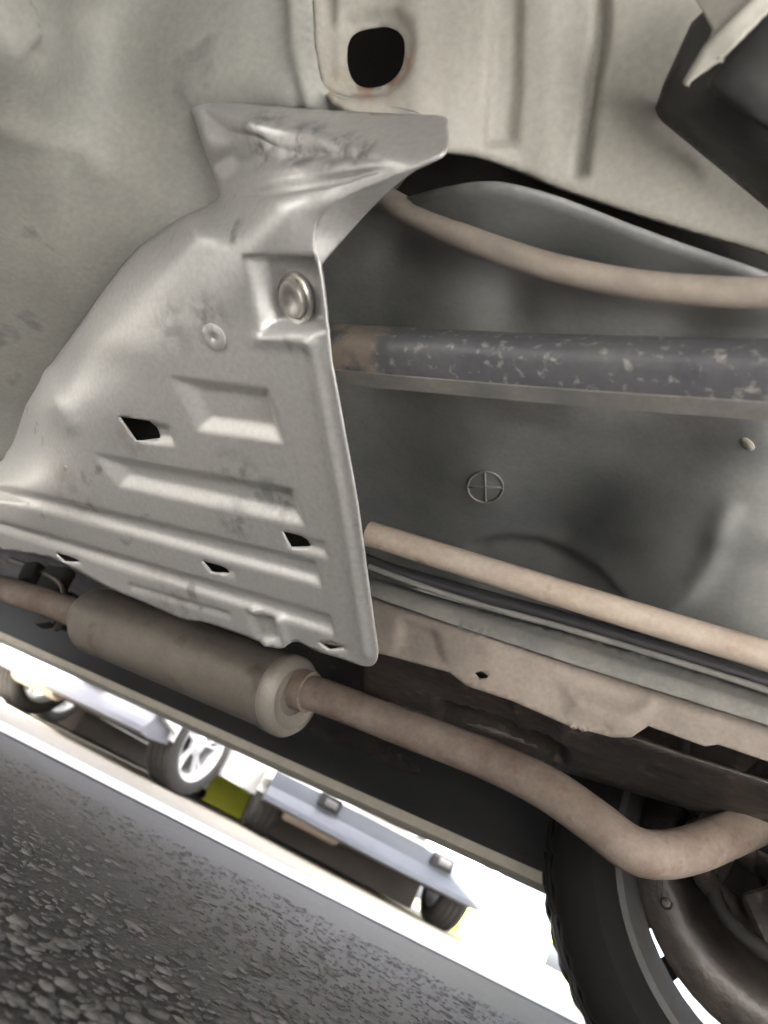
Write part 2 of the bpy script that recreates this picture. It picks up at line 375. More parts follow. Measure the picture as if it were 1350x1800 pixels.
# side panels with wheel arches
def arch(xc, n=14, r=.37, zc=.31, zb=.24):
    a0 = math.asin((zb - zc) / r); return [(xc + r * math.cos(t), zc + r * math.sin(t)) for t in np.linspace(math.pi - a0, a0, n)]
bodyprof = [(-3.45, .30), (-2.6 - .37, .24)] + arch(-2.6) + [(-.37, .24)] + arch(0) + [(.75, .32), (.86, .45), (.88, .85), (.86, 1.0), (.76, 1.95), (.6, 2.08),
            (-2.2, 2.10), (-2.9, 1.35), (-3.35, 1.0), (-3.5, .65), (-3.52, .42)]  # unseen roof made tall so its shadow covers the parked cars
bm = bmesh.new()
prism(bm, bodyprof, 'y', YF - .05, YF)
prism(bm, [(x, max(z, .335)) for x, z in bodyprof if not (-3.0 < x < -2.98)], 'y', YN, YN + .05)  # unseen near side cut higher to let more light in underneath
own(bm_obj('side_panel', bm, M_body))
bm = bmesh.new()
shellp = bodyprof[-11:]
for i in range(len(shellp) - 1):
    (x0, z0), (x1, z1) = shellp[i], shellp[i + 1]
    vv = [bm.verts.new(p) for p in ((x0, YN + .02, z0), (x1, YN + .02, z1), (x1, YF - .02, z1), (x0, YF - .02, z0))]; bm.faces.new(vv)
own(bm_obj('body_shell', bm, M_body))
# deck that closes the underside above everything
bm = bmesh.new(); box(bm, (-1.33, (YN + YF) / 2, .62), (4.2, YF - YN - .06, .02))
own(bm_obj('underbody_deck', bm, M_dirt))

# ---- floor panel (left, tan undercoat)
fl = sheet('floor_panel', [(-420, -260), (100, -300), (545, -300), (548, 0), (556, 100), (578, 160), (660, 182), (740, 205), (755, 250), (640, 400),
    (470, 560), (270, 760), (60, 930), (-200, 1010), (-420, 960)],
    [(0, 0, 'd', .365), (55, 90, 'd', .392), (0, 150, 'd', .405), (125, 40, 'd', .44), (130, 150, 'd', .452), (300, 100, 'd', .455), (300, -200, 'd', .42), (500, 50, 'd', .43),
     (500, 180, 'd', .43), (0, 300, 'd', .475), (150, 300, 'd', .482), (300, 300, 'd', .497), (370, 250, 'd', .485), (345, 180, 'd', .460), (330, 165, 'd', .456), (470, 250, 'd', .47), (600, 260, 'd', .46), (0, 500, 'd', .575), (130, 520, 'd', .575), (240, 440, 'd', .53),
     (130, 590, 'd', .625), (30, 740, 'd', .75), (0, 860, 'd', .85), (400, 345, 'd', .515), (650, 240, 'd', .44), (780, 240, 'd', .405), (-400, 0, 'd', .45), (-400, 800, 'd', .98),
     (545, 500, 'd', .60), (-300, -200, 'd', .36)],
    M_floor, None, res=11, thick=.002, dents=.0012, lam=1e-5,
    feats=[([(490, -300), (530, -300), (545, 80), (562, 190), (530, 195), (505, 100)], -.006, 16)],
    extra=[([(-20, 215), (60, 245), (150, 262), (175, 300)], .003, 22), ([(90, 300), (110, 420), (150, 540)], .003, 34),
           ([(70, 0), (85, 60), (70, 100)], -.006, 12), ([(60, 10), (62, 60), (80, 90)], .004, 8), ([(430, 0), (420, 120), (380, 160)], .002, 40)])
own(fl)

# ---- panel with the oblong hole and ribs
hole = [(612, 62), (625, 48), (650, 42), (680, 42), (700, 58), (704, 85), (696, 115), (672, 136), (640, 140), (620, 128), (610, 98)]
def off(poly, k):
    p = np.array(poly, float); c = p.mean(0); return c + (p - c) * k
pn = sheet('ribbed_panel', [(540, -320), (1000, -360), (1500, -330), (1520, 520), (1350, 452), (1180, 400), (1000, 340), (900, 298), (840, 278), (775, 268), (690, 250), (600, 190), (570, 160), (553, 100), (545, 0)],
    [(560, 0, 'd', .425), (655, 90, 'd', .425), (600, 170, 'd', .42), (780, 100, 'd', .405), (780, 250, 'd', .412), (900, 20, 'd', .395), (900, 280, 'd', .42), (1050, 0, 'd', .385), (1020, 320, 'd', .42),
     (1200, 380, 'd', .42), (1350, 440, 'd', .42), (1300, 0, 'd', .37), (1500, 200, 'd', .37), (800, -300, 'd', .385), (1400, -300, 'd', .36), (560, -300, 'd', .41)],
    M_panel, None, holes=[crom(hole, 6)], res=9, roll=(.003, 12), thick=.001, dents=.0006, lam=1e-5,
    feats=[(off(hole, 1.75), .006, 26), ([(862, -360), (925, -360), (922, 150), (912, 262), (848, 262), (855, 120)], .008, 16),
           ([(1040, -360), (1085, -360), (1075, 60), (1035, 315), (1002, 315), (1040, 50)], .010, 14),
           ([(553, -330), (590, -330), (596, 120), (630, 160), (600, 180), (570, 150), (558, 80)], .005, 12)],
    extra=[([(960, -300), (960, 300)], .002, 30), ([(730, -300), (735, 200)], .003, 30)])
own(pn)
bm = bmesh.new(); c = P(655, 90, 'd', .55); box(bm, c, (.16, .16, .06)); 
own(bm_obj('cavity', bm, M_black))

# ---- heat shield
B1 = [(298, 660), (472, 682), (500, 780), (345, 758)]
B2 = [(160, 795), (515, 858), (542, 930), (207, 857)]
B3 = [(-300, 778), (555, 985), (569, 1034), (-300, 800)]
B4 = [(-300, 828), (0, 914), (580, 1080), (593, 1122), (0, 936), (-300, 850)]
B5 = [(222, 1022), (404, 1076), (406, 1090), (226, 1036)]
H = [[(208, 732), (262, 740), (275, 773), (238, 776)], [(495, 934), (529, 943), (541, 964), (510, 963)],
     [(354, 986), (386, 996), (400, 1009), (370, 1006)], [(97, 973), (118, 977), (136, 989), (112, 988)], [(558, 1129), (582, 1127), (602, 1140), (577, 1142)]]
BX = [(424, 448), (556, 446), (572, 585), (455, 592)]
sh_out = [(335, 172), (420, 180), (560, 192), (700, 200), (778, 204), (786, 222), (784, 262), (750, 285), (690, 312), (610, 346), (573, 368), (556, 396), (551, 440), (558, 470),
          (568, 520), (574, 570), (577, 590), (584, 650), (604, 760), (626, 880), (644, 1010), (658, 1110), (663, 1150), (655, 1170), (635, 1170), (600, 1158), (560, 1146),
          (520, 1128), (492, 1140), (470, 1134), (425, 1116), (360, 1094), (320, 1088), (250, 1058), (180, 1028), (100, 985), (40, 972), (-20, 962), (-150, 925), (-330, 870), (-400, 820), (-350, 790), (-180, 800), (-60, 815),
          (0, 812), (18, 770), (44, 715), (90, 640), (140, 570), (190, 500), (240, 440), (310, 388), (380, 352), (380, 320), (362, 270), (345, 220)]
mm = lambda x, y, k=1.0: (x, y, 'm', k)
ctrl = [mm(655, 1170), mm(575, 600), mm(300, 660), mm(100, 950), mm(0, 960), mm(0, 880), mm(400, 800), mm(200, 800), mm(500, 620), mm(430, 600), mm(300, 1050), mm(520, 1100), mm(620, 900),
        mm(-330, 860), mm(500, 500), mm(560, 470), mm(250, 620, 1.0), mm(150, 760, 1.0), mm(60, 850, 1.0), mm(350, 570, 1.0), mm(420, 500, .992),
        mm(300, 530, 1.010), mm(210, 640, 1.010), mm(125, 740, 1.010), mm(270, 490, 1.032), mm(180, 595, 1.034), mm(90, 715, 1.036), mm(370, 450, 1.004), mm(340, 405, 1.028), mm(450, 400, .990),
        (240, 440, 'd', .522), (190, 500, 'd', .555), (140, 570, 'd', .605), (90, 640, 'd', .665), (44, 715, 'd', .73), (10, 790, 'd', .80), (-150, 800, 'd', .87), (310, 388, 'd', .497), (380, 352, 'd', .482),
        (430, 213, 'd', .420), (560, 243, 'd', .392), (680, 278, 'd', .357), (450, 322, 'd', .425), (540, 300, 'd', .396), (640, 290, 'd', .366),
        (335, 172, 'd', .466), (420, 180, 'd', .449), (560, 192, 'd', .418), (700, 200, 'd', .389), (780, 206, 'd', .370), (782, 262, 'd', .343),
        (690, 312, 'd', .357), (610, 346, 'd', .377), (560, 396, 'd', .394), (480, 356, 'd', .400), (570, 350, 'd', .383)]
shield = sheet('heat_shield', sh_out, ctrl, M_shield, None, holes=H, res=5.2, thick=.0016, lam=6e-6, dents=.00025,
    feats=[([(350, 185), (430, 212), (560, 242), (690, 282), (560, 287), (470, 302), (395, 325), (372, 290)], .0065, 26), ([(415, 346), (480, 316), (650, 294), (690, 296), (600, 325), (480, 345)], .004, 9), (B1, .0070, 22), (B2, .0070, 20), (B3, .0055, 13), (B4, .0050, 11), (B5, .0030, 7), (BX, .0115, 20),
           ([(262, 738), (300, 748), (312, 786), (240, 780)], .0045, 14), ([(495, 932), (572, 952), (582, 984), (510, 968)], .0035, 11),
           ([(354, 984), (412, 1000), (420, 1018), (368, 1008)], .003, 8), ([(425, 1068), (484, 1086), (502, 1140), (450, 1128)], .0055, 12),
           ([(97, 971), (140, 982), (150, 996), (112, 990)], .003, 7), ([(558, 1126), (610, 1134), (616, 1148), (576, 1144)], .003, 7)],
    extra=[([(548, 602), (566, 700), (600, 880), (628, 1040), (645, 1150)], .0022, 9), ([(576, 660), (614, 880), (652, 1140)], -.0008, 8),
           ([(445, 1075), (470, 1132)], .003, 7), ([(492, 1092), (504, 1134)], .003, 7), ([(460, 594), (545, 600)], .002, 14),
           ([(90, 660), (105, 700), (125, 745)], .003, 16), 
           ])
own(shield); bpy.context.view_layer.update()
# folded flange along the free edge
fg = sheet('flange', [(784, 262), (690, 313), (612, 347), (574, 370), (557, 398), (553, 440), (561, 468), (580, 448), (640, 380), (700, 322)],
    [(784, 262, 'd', .344), (690, 313, 'd', .358), (612, 347, 'd', .378), (561, 396, 'd', .395), (553, 440, 'd', .403), (561, 468, 'd', .408), (640, 380, 'd', .400), (600, 425, 'd', .412), (700, 322, 'd', .366)],
    M_shield, None, res=5, thick=.0012)
own(fg, shield)
ins = sheet('hole_shade_sheet', [(130, 740), (260, 670), (430, 630), (550, 660), (600, 850), (630, 1110), (500, 1100), (300, 1040), (40, 950), (60, 870)],  # black sheet added so the shield's holes read as deep shade
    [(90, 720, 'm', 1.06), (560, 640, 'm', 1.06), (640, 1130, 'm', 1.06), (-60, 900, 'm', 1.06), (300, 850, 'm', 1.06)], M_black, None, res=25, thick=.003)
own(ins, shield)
# bolt with oblong washer, plastic clip
def frame_at(px, py, nrm):
    p = P(px, py, 'm', 1.0); z = Vector(nrm).normalized(); x = Vector((1, 0, 0)); x = (x - z * x.dot(z)).normalized(); y = z.cross(x)
    return Matrix(((x[0], y[0], z[0], p[0]), (x[1], y[1], z[1], p[1]), (x[2], y[2], z[2], p[2]), (0, 0, 0, 1)))
NM = Vector((0, -.548, -1)).normalized()
def disc_stack(name, px, py, layers, m, sx=1.0, off_=0.0, parent=None, seg=36):
    """stack of coaxial rings: (radius, height)"""
    M = frame_at(px, py, NM); V = []; F = []; k = len(layers)
    for i in range(seg):
        a = 2 * math.pi * i / seg
        for r, h in layers: V.append(M @ Vector((r * math.cos(a), r * sx * math.sin(a), h + off_)))
    for i in range(seg):
        for j in range(k - 1): F.append((i * k + j, ((i + 1) % seg) * k + j, ((i + 1) % seg) * k + j + 1, i * k + j + 1))
    F.append(tuple(i * k + k - 1 for i in range(seg)))
    me = pymesh(name, V, F); o = link(name, me, m); bm = bmesh.new(); bm.from_mesh(me); bmesh.ops.recalc_face_normals(bm, faces=bm.faces); bm.to_mesh(me); bm.free()
    me.polygons.foreach_set('use_smooth', [True] * len(me.polygons)); sharp(me, 40); return own(o, parent)
bo = disc_stack('bolt', 500, 532, [(.0120, -.0005), (.0120, .0022), (.0112, .0030), (.0095, .0024), (.0090, .0018), (.0086, .0045), (.0080, .0056), (.0045, .0057), (.0035, .0050), (.0012, .0048)], M_steel, 1.25, -.0105, shield)
cl = disc_stack('clip', 378, 592, [(.0095, -.001), (.0095, .0012), (.0085, .0018), (.0030, .0020), (.0016, .0012), (.0012, .0004)], M_shield, .9, .0004, shield)
rv = disc_stack('rivet', 118, 826, [(.0042, -.001), (.0040, .0008), (.002, .0012)], M_shield, 1, 0, shield, 20)

# ---- fuel tank
tk = sheet('fuel_tank', [(400, 470), (560, 400), (690, 360), (760, 340), (850, 327), (930, 340), (1040, 376), (1200, 438), (1360, 492), (1560, 565), (1580, 1300), (1300, 1220), (1000, 1120), (760, 1040), (560, 1060), (380, 1000)],
    [(760, 345, 'z', .415), (850, 335, 'z', .410), (930, 345, 'z', .412), (1100, 400, 'z', .418), (1350, 490, 'z', .418), (850, 420, 'z', .420), (1100, 480, 'z', .425), (700, 430, 'z', .445), (900, 520, 'z', .45), (1200, 580, 'z', .44),
     (650, 500, 'z', .45), (850, 600, 'z', .44), (1350, 620, 'z', .435), (650, 800, 'z', .425), (850, 855, 'z', .41), (1000, 740, 'z', .425), (1200, 800, 'z', .42), (1350, 770, 'z', .42), (1350, 900, 'z', .40),
     (1150, 960, 'z', .39), (1300, 1050, 'z', .37), (700, 950, 'd', .80), (1000, 1050, 'd', .70), (600, 1000, 'd', .86), (1560, 1000, 'd', .52), (1560, 560, 'd', .42), (1500, 1280, 'd', .60), (400, 900, 'd', .80), (450, 500, 'd', .62), (1000, 950, 'd', .69)],
    M_tank, None, res=9, roll=(.003, 10), thick=.0006, lam=6e-5, dents=.0008,
    feats=[([(800, 990), (830, 950), (880, 936), (950, 940), (1010, 965), (1060, 1000), (1110, 1060), (1000, 1100), (850, 1060)], .014, 30)],
    extra=[([(1280, 900), (1255, 980), (1215, 1040), (1150, 1090)], .005, 22), ([(660, 690), (850, 730), (1050, 780), (1350, 820)], -.004, 40),
           ([(700, 440), (900, 500), (1100, 560), (1350, 600)], -.005, 34), ([(1100, 930), (1260, 925), (1400, 950)], .004, 30), ([(760, 600), (950, 560)], .003, 60)])
own(tk); bpy.context.view_layer.update()
dg = bpy.context.evaluated_depsgraph_get()
def hit(o, px, py):
    r = Vector(ray(px, py)).normalized(); mi = o.matrix_world.inverted()
    ok, loc, nr, _ = o.evaluated_get(bpy.context.evaluated_depsgraph_get()).ray_cast(mi @ Vector(CAM), (mi.to_3x3() @ r).normalized())
    return (o.matrix_world @ loc, o.matrix_world.to_3x3() @ nr) if ok else (Vector(P(px, py, 'd', .6)), Vector((0, -1, 0)))
def poly_on(o, pts, lift=.001):
    out = []
    for p in pts:
        l, nr = hit(o, *p); out.append(l - Vector(ray(*p)).normalized() * lift)
    return out
# moulded mark: ring with a cross
V = []; F = []
def add(vf):
    b = len(V); V.extend(vf[0]); F.extend([tuple(i + b for i in f) for f in vf[1]])
mk = [(853 + 31 * math.cos(a), 856 + 27 * math.sin(a)) for a in np.linspace(0, 2 * math.pi, 41)]
add(sweep(poly_on(tk, mk), circ(.0011, 6), (0, -.6, -1)))
add(sweep(poly_on(tk, [(853 + 1 * t, 856 + 27 * t) for t in np.linspace(-1, 1, 7)]), circ(.0010, 6), (1, -.6, -1)))
add(sweep(poly_on(tk, [(853 + 31 * t, 856 + 1 * t) for t in np.linspace(-1, 1, 7)]), circ(.0010, 6), (0, -.6, -1)))
own(link('mould_mark', pymesh('mould_mark', V, F), mat('mark_plastic', (.21, .20, .185), .6)), tk)
l, nr = hit(tk, 1313, 780)
bm = bmesh.new(); bmesh.ops.create_uvsphere(bm, u_segments=16, v_segments=8, radius=.0048, matrix=Matrix.Translation(l) @ Matrix.Rotation(.5, 4, 'Y') @ Matrix.Diagonal((1.2, 1, .45, 1)))
own(bm_obj('plug', bm, M_lip), tk)

# ---- scuffed cross tube with flat flange below
p0 = [P(560, 612, 'z', .362), P(700, 623, 'z', .361), P(1000, 642, 'z', .361), P(1350, 658, 'z', .360), P(1650, 670, 'z', .360)]
prof = [(.0145 * math.cos(a) * 1.0, .0125 * math.sin(a)) for a in np.linspace(0, 2 * math.pi, 24, endpoint=False)]
prf = [(.0142 * math.copysign(abs(math.cos(t)) ** .55, math.cos(t)), .0142 * math.copysign(abs(math.sin(t)) ** .55, math.sin(t))) for t in np.linspace(0, 2 * math.pi, 40, endpoint=False)]
cr, sr = math.cos(RAD(20)), math.sin(RAD(20)); prf = [(a * cr - b * sr, a * sr + b * cr) for a, b in prf]
V, F = sweep(crom(p0, .01, False), prf, (.02, .05, 1)); ct = own(link('cross_tube', pymesh('cross_tube', V, F), M_tube)); sharp(ct.data, 50); bpy.context.view_layer.update()
V, F = sweep([Vector(p) + Vector((0, .006, -.0150)) for p in crom(p0[0:1] + p0[1:], .01, False)], [(-.0055, -.0020), (-.0055, .0020), (.0055, .0024), (.0055, -.0016)], (.02, .05, 1))
fl2 = own(link('tube_flange', pymesh('tube_flange', V, F), M_greyrail), ct); sharp(fl2.data, 30)

# ---- tan line passing under the tank
own(tube('fuel_line', [P(560, 310, 'z', .46), P(640, 330, 'z', .445), P(720, 372, 'z', .425), P(800, 410, 'z', .415), P(900, 448, 'z', .405), P(1000, 477, 'z', .398), P(1120, 500, 'z', .392), P(1250, 512, 'z', .39),
    P(1370, 514, 'z', .39), P(1600, 505, 'z', .39)], .0072, M_line, None, 18, .008))

sl = sheet('gap_shade_sheet', [(560, 300), (700, 250), (800, 240), (1000, 300), (1200, 370), (1520, 480), (1520, 560), (1200, 460), (1000, 400), (850, 380), (700, 420), (560, 480)],  # black sheet added to give the gap above the tank its shade
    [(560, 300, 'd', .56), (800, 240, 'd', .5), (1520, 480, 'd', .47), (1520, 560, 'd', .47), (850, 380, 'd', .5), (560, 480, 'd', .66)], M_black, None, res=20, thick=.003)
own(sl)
# ---- rails and crossmember under the tank
def band(name, top, bot, dt, db, m, thick=.003, res=9, **kw):
    """strip between an upper and a lower pixel line with the depth at each point"""
    o_ = [p[:2] for p in top] + [p[:2] for p in bot[::-1]]
    c_ = [(p[0], p[1], 'd', p[2]) for p in top] + [(p[0], p[1], 'd', p[2]) for p in bot]
    return sheet(name, o_, c_, m, None, res=res, thick=thick, curved=False, lam=1e-6, **kw)
rl = tube('tan_rail', [P(648, 938, 'd', .60), P(800, 985, 'd', .575), P(1000, 1047, 'd', .545), P(1200, 1108, 'd', .52), P(1350, 1153, 'd', .50), P(1600, 1228, 'd', .47)], .0100, M_tan, None, 22, .01)
own(rl)
r2 = tube('inner_rail', [P(560, 938, 'd', .69), P(650, 990, 'd', .655), P(800, 1036, 'd', .63), P(1000, 1092, 'd', .60), P(1200, 1152, 'd', .57), P(1350, 1200, 'd', .55), P(1600, 1285, 'd', .52)], .0065, M_trim, None, 16, .01)
own(r2)
own(tube('trim_strip', [P(648, 996, 'd', .645), P(800, 1050, 'd', .62), P(1000, 1106, 'd', .59), P(1200, 1166, 'd', .56), P(1350, 1214, 'd', .54), P(1600, 1298, 'd', .51)], .0026, M_greyrail, None, 10, .01))
gr = band('grey_rail', [(560, 990, .71), (650, 1014, .68), (800, 1058, .65), (1000, 1112, .62), (1200, 1172, .59), (1350, 1222, .565), (1600, 1300, .53)],
     [(560, 1015, .68), (650, 1046, .655), (800, 1098, .628), (1000, 1164, .598), (1200, 1226, .57), (1350, 1274, .548), (1600, 1355, .515)], 0, 0, M_greyrail,
     feats=[], extra=[([(650, 1032), (800, 1080), (1000, 1142), (1200, 1204), (1350, 1252), (1600, 1330)], .004, 10)])
own(gr)
br = sheet('crossmember', [(560, 1020), (650, 1046), (800, 1098), (1000, 1164), (1200, 1226), (1350, 1274), (1600, 1350), (1600, 1420), (1350, 1338), (1262, 1308), (1240, 1312), (1140, 1276), (1110, 1296), (1075, 1296), (1000, 1276), (900, 1232), (820, 1206), (790, 1182), (680, 1152), (560, 1130)],
    [(560, 1030, 'd', .70), (650, 1050, 'd', .68), (1000, 1164, 'd', .62), (1350, 1276, 'd', .57), (1600, 1355, 'd', .54), (680, 1152, 'd', .66), (820, 1200, 'd', .635), (1075, 1290, 'd', .60), (1350, 1335, 'd', .56), (560, 1130, 'd', .69), (850, 1150, 'd', .628), (1600, 1420, 'd', .53)],
    M_pink, None, holes=[[(833, 1184), (846, 1180), (858, 1188), (856, 1193), (842, 1194)]], res=8, thick=.003, curved=False, lam=1e-6, dents=.0004,
    feats=[([(700, 1080), (770, 1100), (790, 1178), (690, 1146)], .004, 16), ([(980, 1190), (1140, 1240), (1120, 1285), (1070, 1290), (990, 1262)], -.006, 30)],
    extra=[([(1138, 1240), (1120, 1275), (1085, 1280)], .003, 14), ([(670, 1075), (800, 1110), (1000, 1185), (1250, 1265)], .002, 16)])
own(br)
cw = sheet('crossmember_web', [(640, 1130), (790, 1170), (1000, 1260), (1200, 1330), (1420, 1400), (1420, 1470), (1200, 1420), (1000, 1360), (800, 1290), (640, 1220)],
    [(640, 1130, 'd', .70), (1000, 1260, 'd', .64), (1420, 1400, 'd', .57), (640, 1220, 'd', .80), (1000, 1360, 'd', .74), (1420, 1470, 'd', .66)], M_dirt, None, res=10, thick=.003, curved=False,
    feats=[([(760, 1225), (880, 1262), (1000, 1310), (1000, 1345), (860, 1300), (760, 1255)], .012, 10)], extra=[([(905, 1235), (925, 1290)], .004, 9), ([(990, 1270), (985, 1330)], .004, 9)])
own(cw)
own(tube('brake_pipe', [P(700, 1235, 'd', .80), P(800, 1262, 'd', .77), P(950, 1312, 'd', .74), P(1100, 1362, 'd', .70), P(1300, 1420, 'd', .66)], .005, M_dirt, None, 10))
# floor above the exhaust, between tank and far side
fu = sheet('exhaust_tunnel', [(-330, 820), (0, 940), (300, 960), (640, 1060), (800, 1150), (1100, 1250), (1500, 1330), (1560, 1480), (1350, 1440), (1100, 1390), (900, 1400), (640, 1330), (300, 1170), (0, 1040), (-330, 950)],
    [(0, 960, 'y', .85), (-300, 850, 'y', .8), (300, 1010, 'y', .85), (640, 1100, 'y', .88), (1000, 1240, 'y', .9), (1500, 1340, 'y', .9), (0, 1040, 'y', 1.02), (-300, 940, 'y', 1.0), (300, 1160, 'y', 1.05), (640, 1320, 'y', 1.06), (1000, 1390, 'y', 1.0), (1500, 1470, 'y', .98)],
    M_dirt, None, res=14, thick=.003, dents=.004, lam=1e-5)
own(fu)

# ---- exhaust: resonator and pipe
YE = .70
a = P(172, 1086, 'y', YE); b = P(497, 1212, 'y', YE); ax = (b - a) / np.linalg.norm(b - a)
rp = [(.012, -.012), (.030, -.010), (.050, .000), (.0555, .008), (.057, .02)]
L_ = float(np.linalg.norm(b - a)) + .03
prof_r = [(.0, .0), (.026, .0), (.040, .004), (.0465, .014), (.0485, .022), (.0470, .027), (.0465, .034), (.0465, L_ - .034), (.0470, L_ - .027), (.0485, L_ - .022), (.0480, L_ - .010), (.044, L_ - .002), (.037, L_ + .001), (.030, L_ - .004), (.026, L_ - .003), (.0, L_ - .001)]
V, F = lathe(prof_r, 56)
yv = Vector(ax); xv = yv.cross(Vector((0, 0, 1))).normalized(); zv = xv.cross(yv)
a_ = Vector(a) - yv * .01 + Vector((0, 0, -.004))
RM = Matrix(((xv[0], yv[0], zv[0], a_[0]), (xv[1], yv[1], zv[1], a_[1]), (xv[2], yv[2], zv[2], a_[2]), (0, 0, 0, 1)))
me = pymesh('resonator', [RM @ Vector((p[0] * 1.05, p[1], p[2] * .90)) for p in V], F); rs = own(link('resonator', me, M_can)); sharp(me, 45); bpy.context.view_layer.update()
bm = bmesh.new(); bm.from_mesh(me); bmesh.ops.recalc_face_normals(bm, faces=bm.faces); bm.to_mesh(me); bm.free()
V, F = lathe([(.0472, L_ - .016), (.0490, L_ - .013), (.0490, L_ - .006), (.045, L_ - .0005), (.037, L_ + .002), (.031, L_ - .003), (.022, L_ - .002)], 56)
me = pymesh('end_cap', [RM @ Vector((p[0] * 1.05, p[1], p[2] * .90)) for p in V], F); own(link('end_cap', me, mat('cap_steel', (.23, .21, .185), .5, .3, (.29, .26, .22), .6, 30, .1)), rs); sharp(me, 50)
own(tube('seam', [RM @ Vector((-.0275, t, -.035)) for t in (.015, .1, .2, L_ - .03)], .0028, MATS['cap_steel'], None, 8), rs)
ep = own(tube('exhaust_pipe', [P(480, 1205, 'y', YE), P(560, 1222, 'y', YE), P(700, 1275, 'y', YE), P(850, 1332, 'y', YE), P(960, 1385, 'y', YE - .01), P(1040, 1440, 'y', YE - .015), P(1110, 1492, 'y', YE - .02),
    P(1165, 1502, 'y', YE - .01), P(1225, 1490, 'y', YE + .02), P(1290, 1464, 'y', YE + .06), P(1380, 1425, 'y', YE + .10)], .0186, M_rust, None, 24, .008, scales=[1.0, 1.0, .98, 1, 1, 1.02, .98, 1, 1, 1]))
bpy.context.view_layer.update()
own(tube('pipe_collar', [P(512, 1206, 'y', YE), P(545, 1217, 'y', YE)], .0225, M_rust, None, 24), ep)
own(tube('inlet_pipe', [P(-260, 985, 'y', YE), P(-60, 1020, 'y', YE), P(60, 1052, 'y', YE), P(165, 1090, 'y', YE)], .019, M_rust, None, 20))
# hanger and brackets at the resonator's left end
bm = bmesh.new()
for (px, py, s) in ((95, 1025, (.05, .02, .05)), (60, 1010, (.03, .03, .03)), (120, 1075, (.02, .03, .05)), (85, 1090, (.03, .02, .02))):
    c = P(px, py, 'y', .72); box(bm, c, s, Matrix.Rotation(random.uniform(-.5, .5), 3, 'Y'))
own(bm_obj('rubber_hanger', bm, M_black, None, .006))
own(tube('hanger_rod', [P(20, 985, 'y', .74), P(70, 1005, 'y', .72), P(110, 1030, 'y', .70), P(112, 1075, 'y', .70), P(100, 1105, 'y', .72)], .005, M_dirt, None, 10))

# ---- far side sill with pale lip
sxl, sxr = -1.78, -.262
yl = lambda x: 1.14 + (-.29 - x) * .077
def sill_sec(x, pts): return [(x, yl(x) + p[0], p[1]) for p in pts]
secp = [(-.16, .36), (-.15, .285), (-.05, .216), (-.022, .194), (.0, .194), (.05, .21), (.06, .40)]
V = []; F = []; xs = list(np.linspace(sxl, sxr - .012, 26)) + [sxr - .004, sxr]
for i, x in enumerate(xs):
    k = {len(xs) - 1: .10, len(xs) - 2: .03}.get(i, 0)
    V += [(x, y + (-.02 - (y - yl(x))) * k, z + (.30 - z) * k) for (x, y, z) in sill_sec(x, secp)]
n = len(secp)
for i in range(len(xs) - 1):
    for j in range(n): F.append((i * n + j, i * n + (j + 1) % n, (i + 1) * n + (j + 1) % n, (i + 1) * n + j))
F.append(tuple(range((len(xs) - 1) * n, len(xs) * n))); F.append(tuple(range(n))[::-1])
me = pymesh('side_sill', V, F); ss = own(link('side_sill', me, M_sill)); sharp(me, 30); bpy.context.view_layer.update()
lipp = [(-.030, .2035), (-.026, .186), (-.016, .181), (.03, .180), (.034, .192), (-.01, .206)]
V = []; F = []; n = len(lipp); xs = np.linspace(sxl, sxr - .01, 30)
for x in xs: V += sill_sec(x, lipp)
for i in range(len(xs) - 1):
    for j in range(n): F.append((i * n + j, i * n + (j + 1) % n, (i + 1) * n + (j + 1) % n, (i + 1) * n + j))
F.append(tuple(range((len(xs) - 1) * n, len(xs) * n)));
me = pymesh('lip', V, F); own(link('lip', me, M_lip), ss); sharp(me, 30)
# near side sill, unseen and raised to let light in under the car
bm = bmesh.new(); prism(bm, [(YN + .06, .34), (YN + .11, .34), (YN + .13, .45), (YN + .06, .50)], 'x', -2.2, -.4); own(bm_obj('side_sill', bm, M_sill))

# ---- bracket at the top right
blk = [(1150, 195), (1165, 150), (1215, 40), (1300, -40), (1480, -200), (1560, 100), (1560, 480), (1350, 368), (1250, 285), (1165, 215)]
ob = sheet('bracket', blk, [(1150, 195, 'd', .40), (1215, 40, 'd', .35), (1350, 368, 'd', .40), (1560, 480, 'd', .39), (1250, 285, 'd', .395), (1250, 150, 'd', .325), (1350, 200, 'd', .315), (1480, -200, 'd', .30), (1560, 100, 'd', .30), (1200, 200, 'd', .36), (1300, 260, 'd', .345)],
    M_sill, None, res=8, thick=.004, curved=False, lam=1e-6, feats=[([(1240, 150), (1350, 20), (1500, 60), (1500, 260), (1350, 225)], -.004, 12)]); own(ob); bpy.context.view_layer.update()
bt = sheet('flange', [(1190, -60), (1500, -200), (1370, 0), (1300, 70), (1240, 130), (1213, 155), (1208, 148), (1225, 110), (1248, 70), (1252, 52), (1240, 30)],
    [(1190, -60, 'd', .33), (1500, -200, 'd', .28), (1370, 0, 'd', .295), (1213, 155, 'd', .318), (1250, 60, 'd', .31), (1300, 70, 'd', .30)], M_panel, None, res=6, thick=.002, curved=False,
    extra=[([(1360, -20), (1300, 40), (1250, 90), (1214, 150)], .004, 12)]); own(bt, ob)

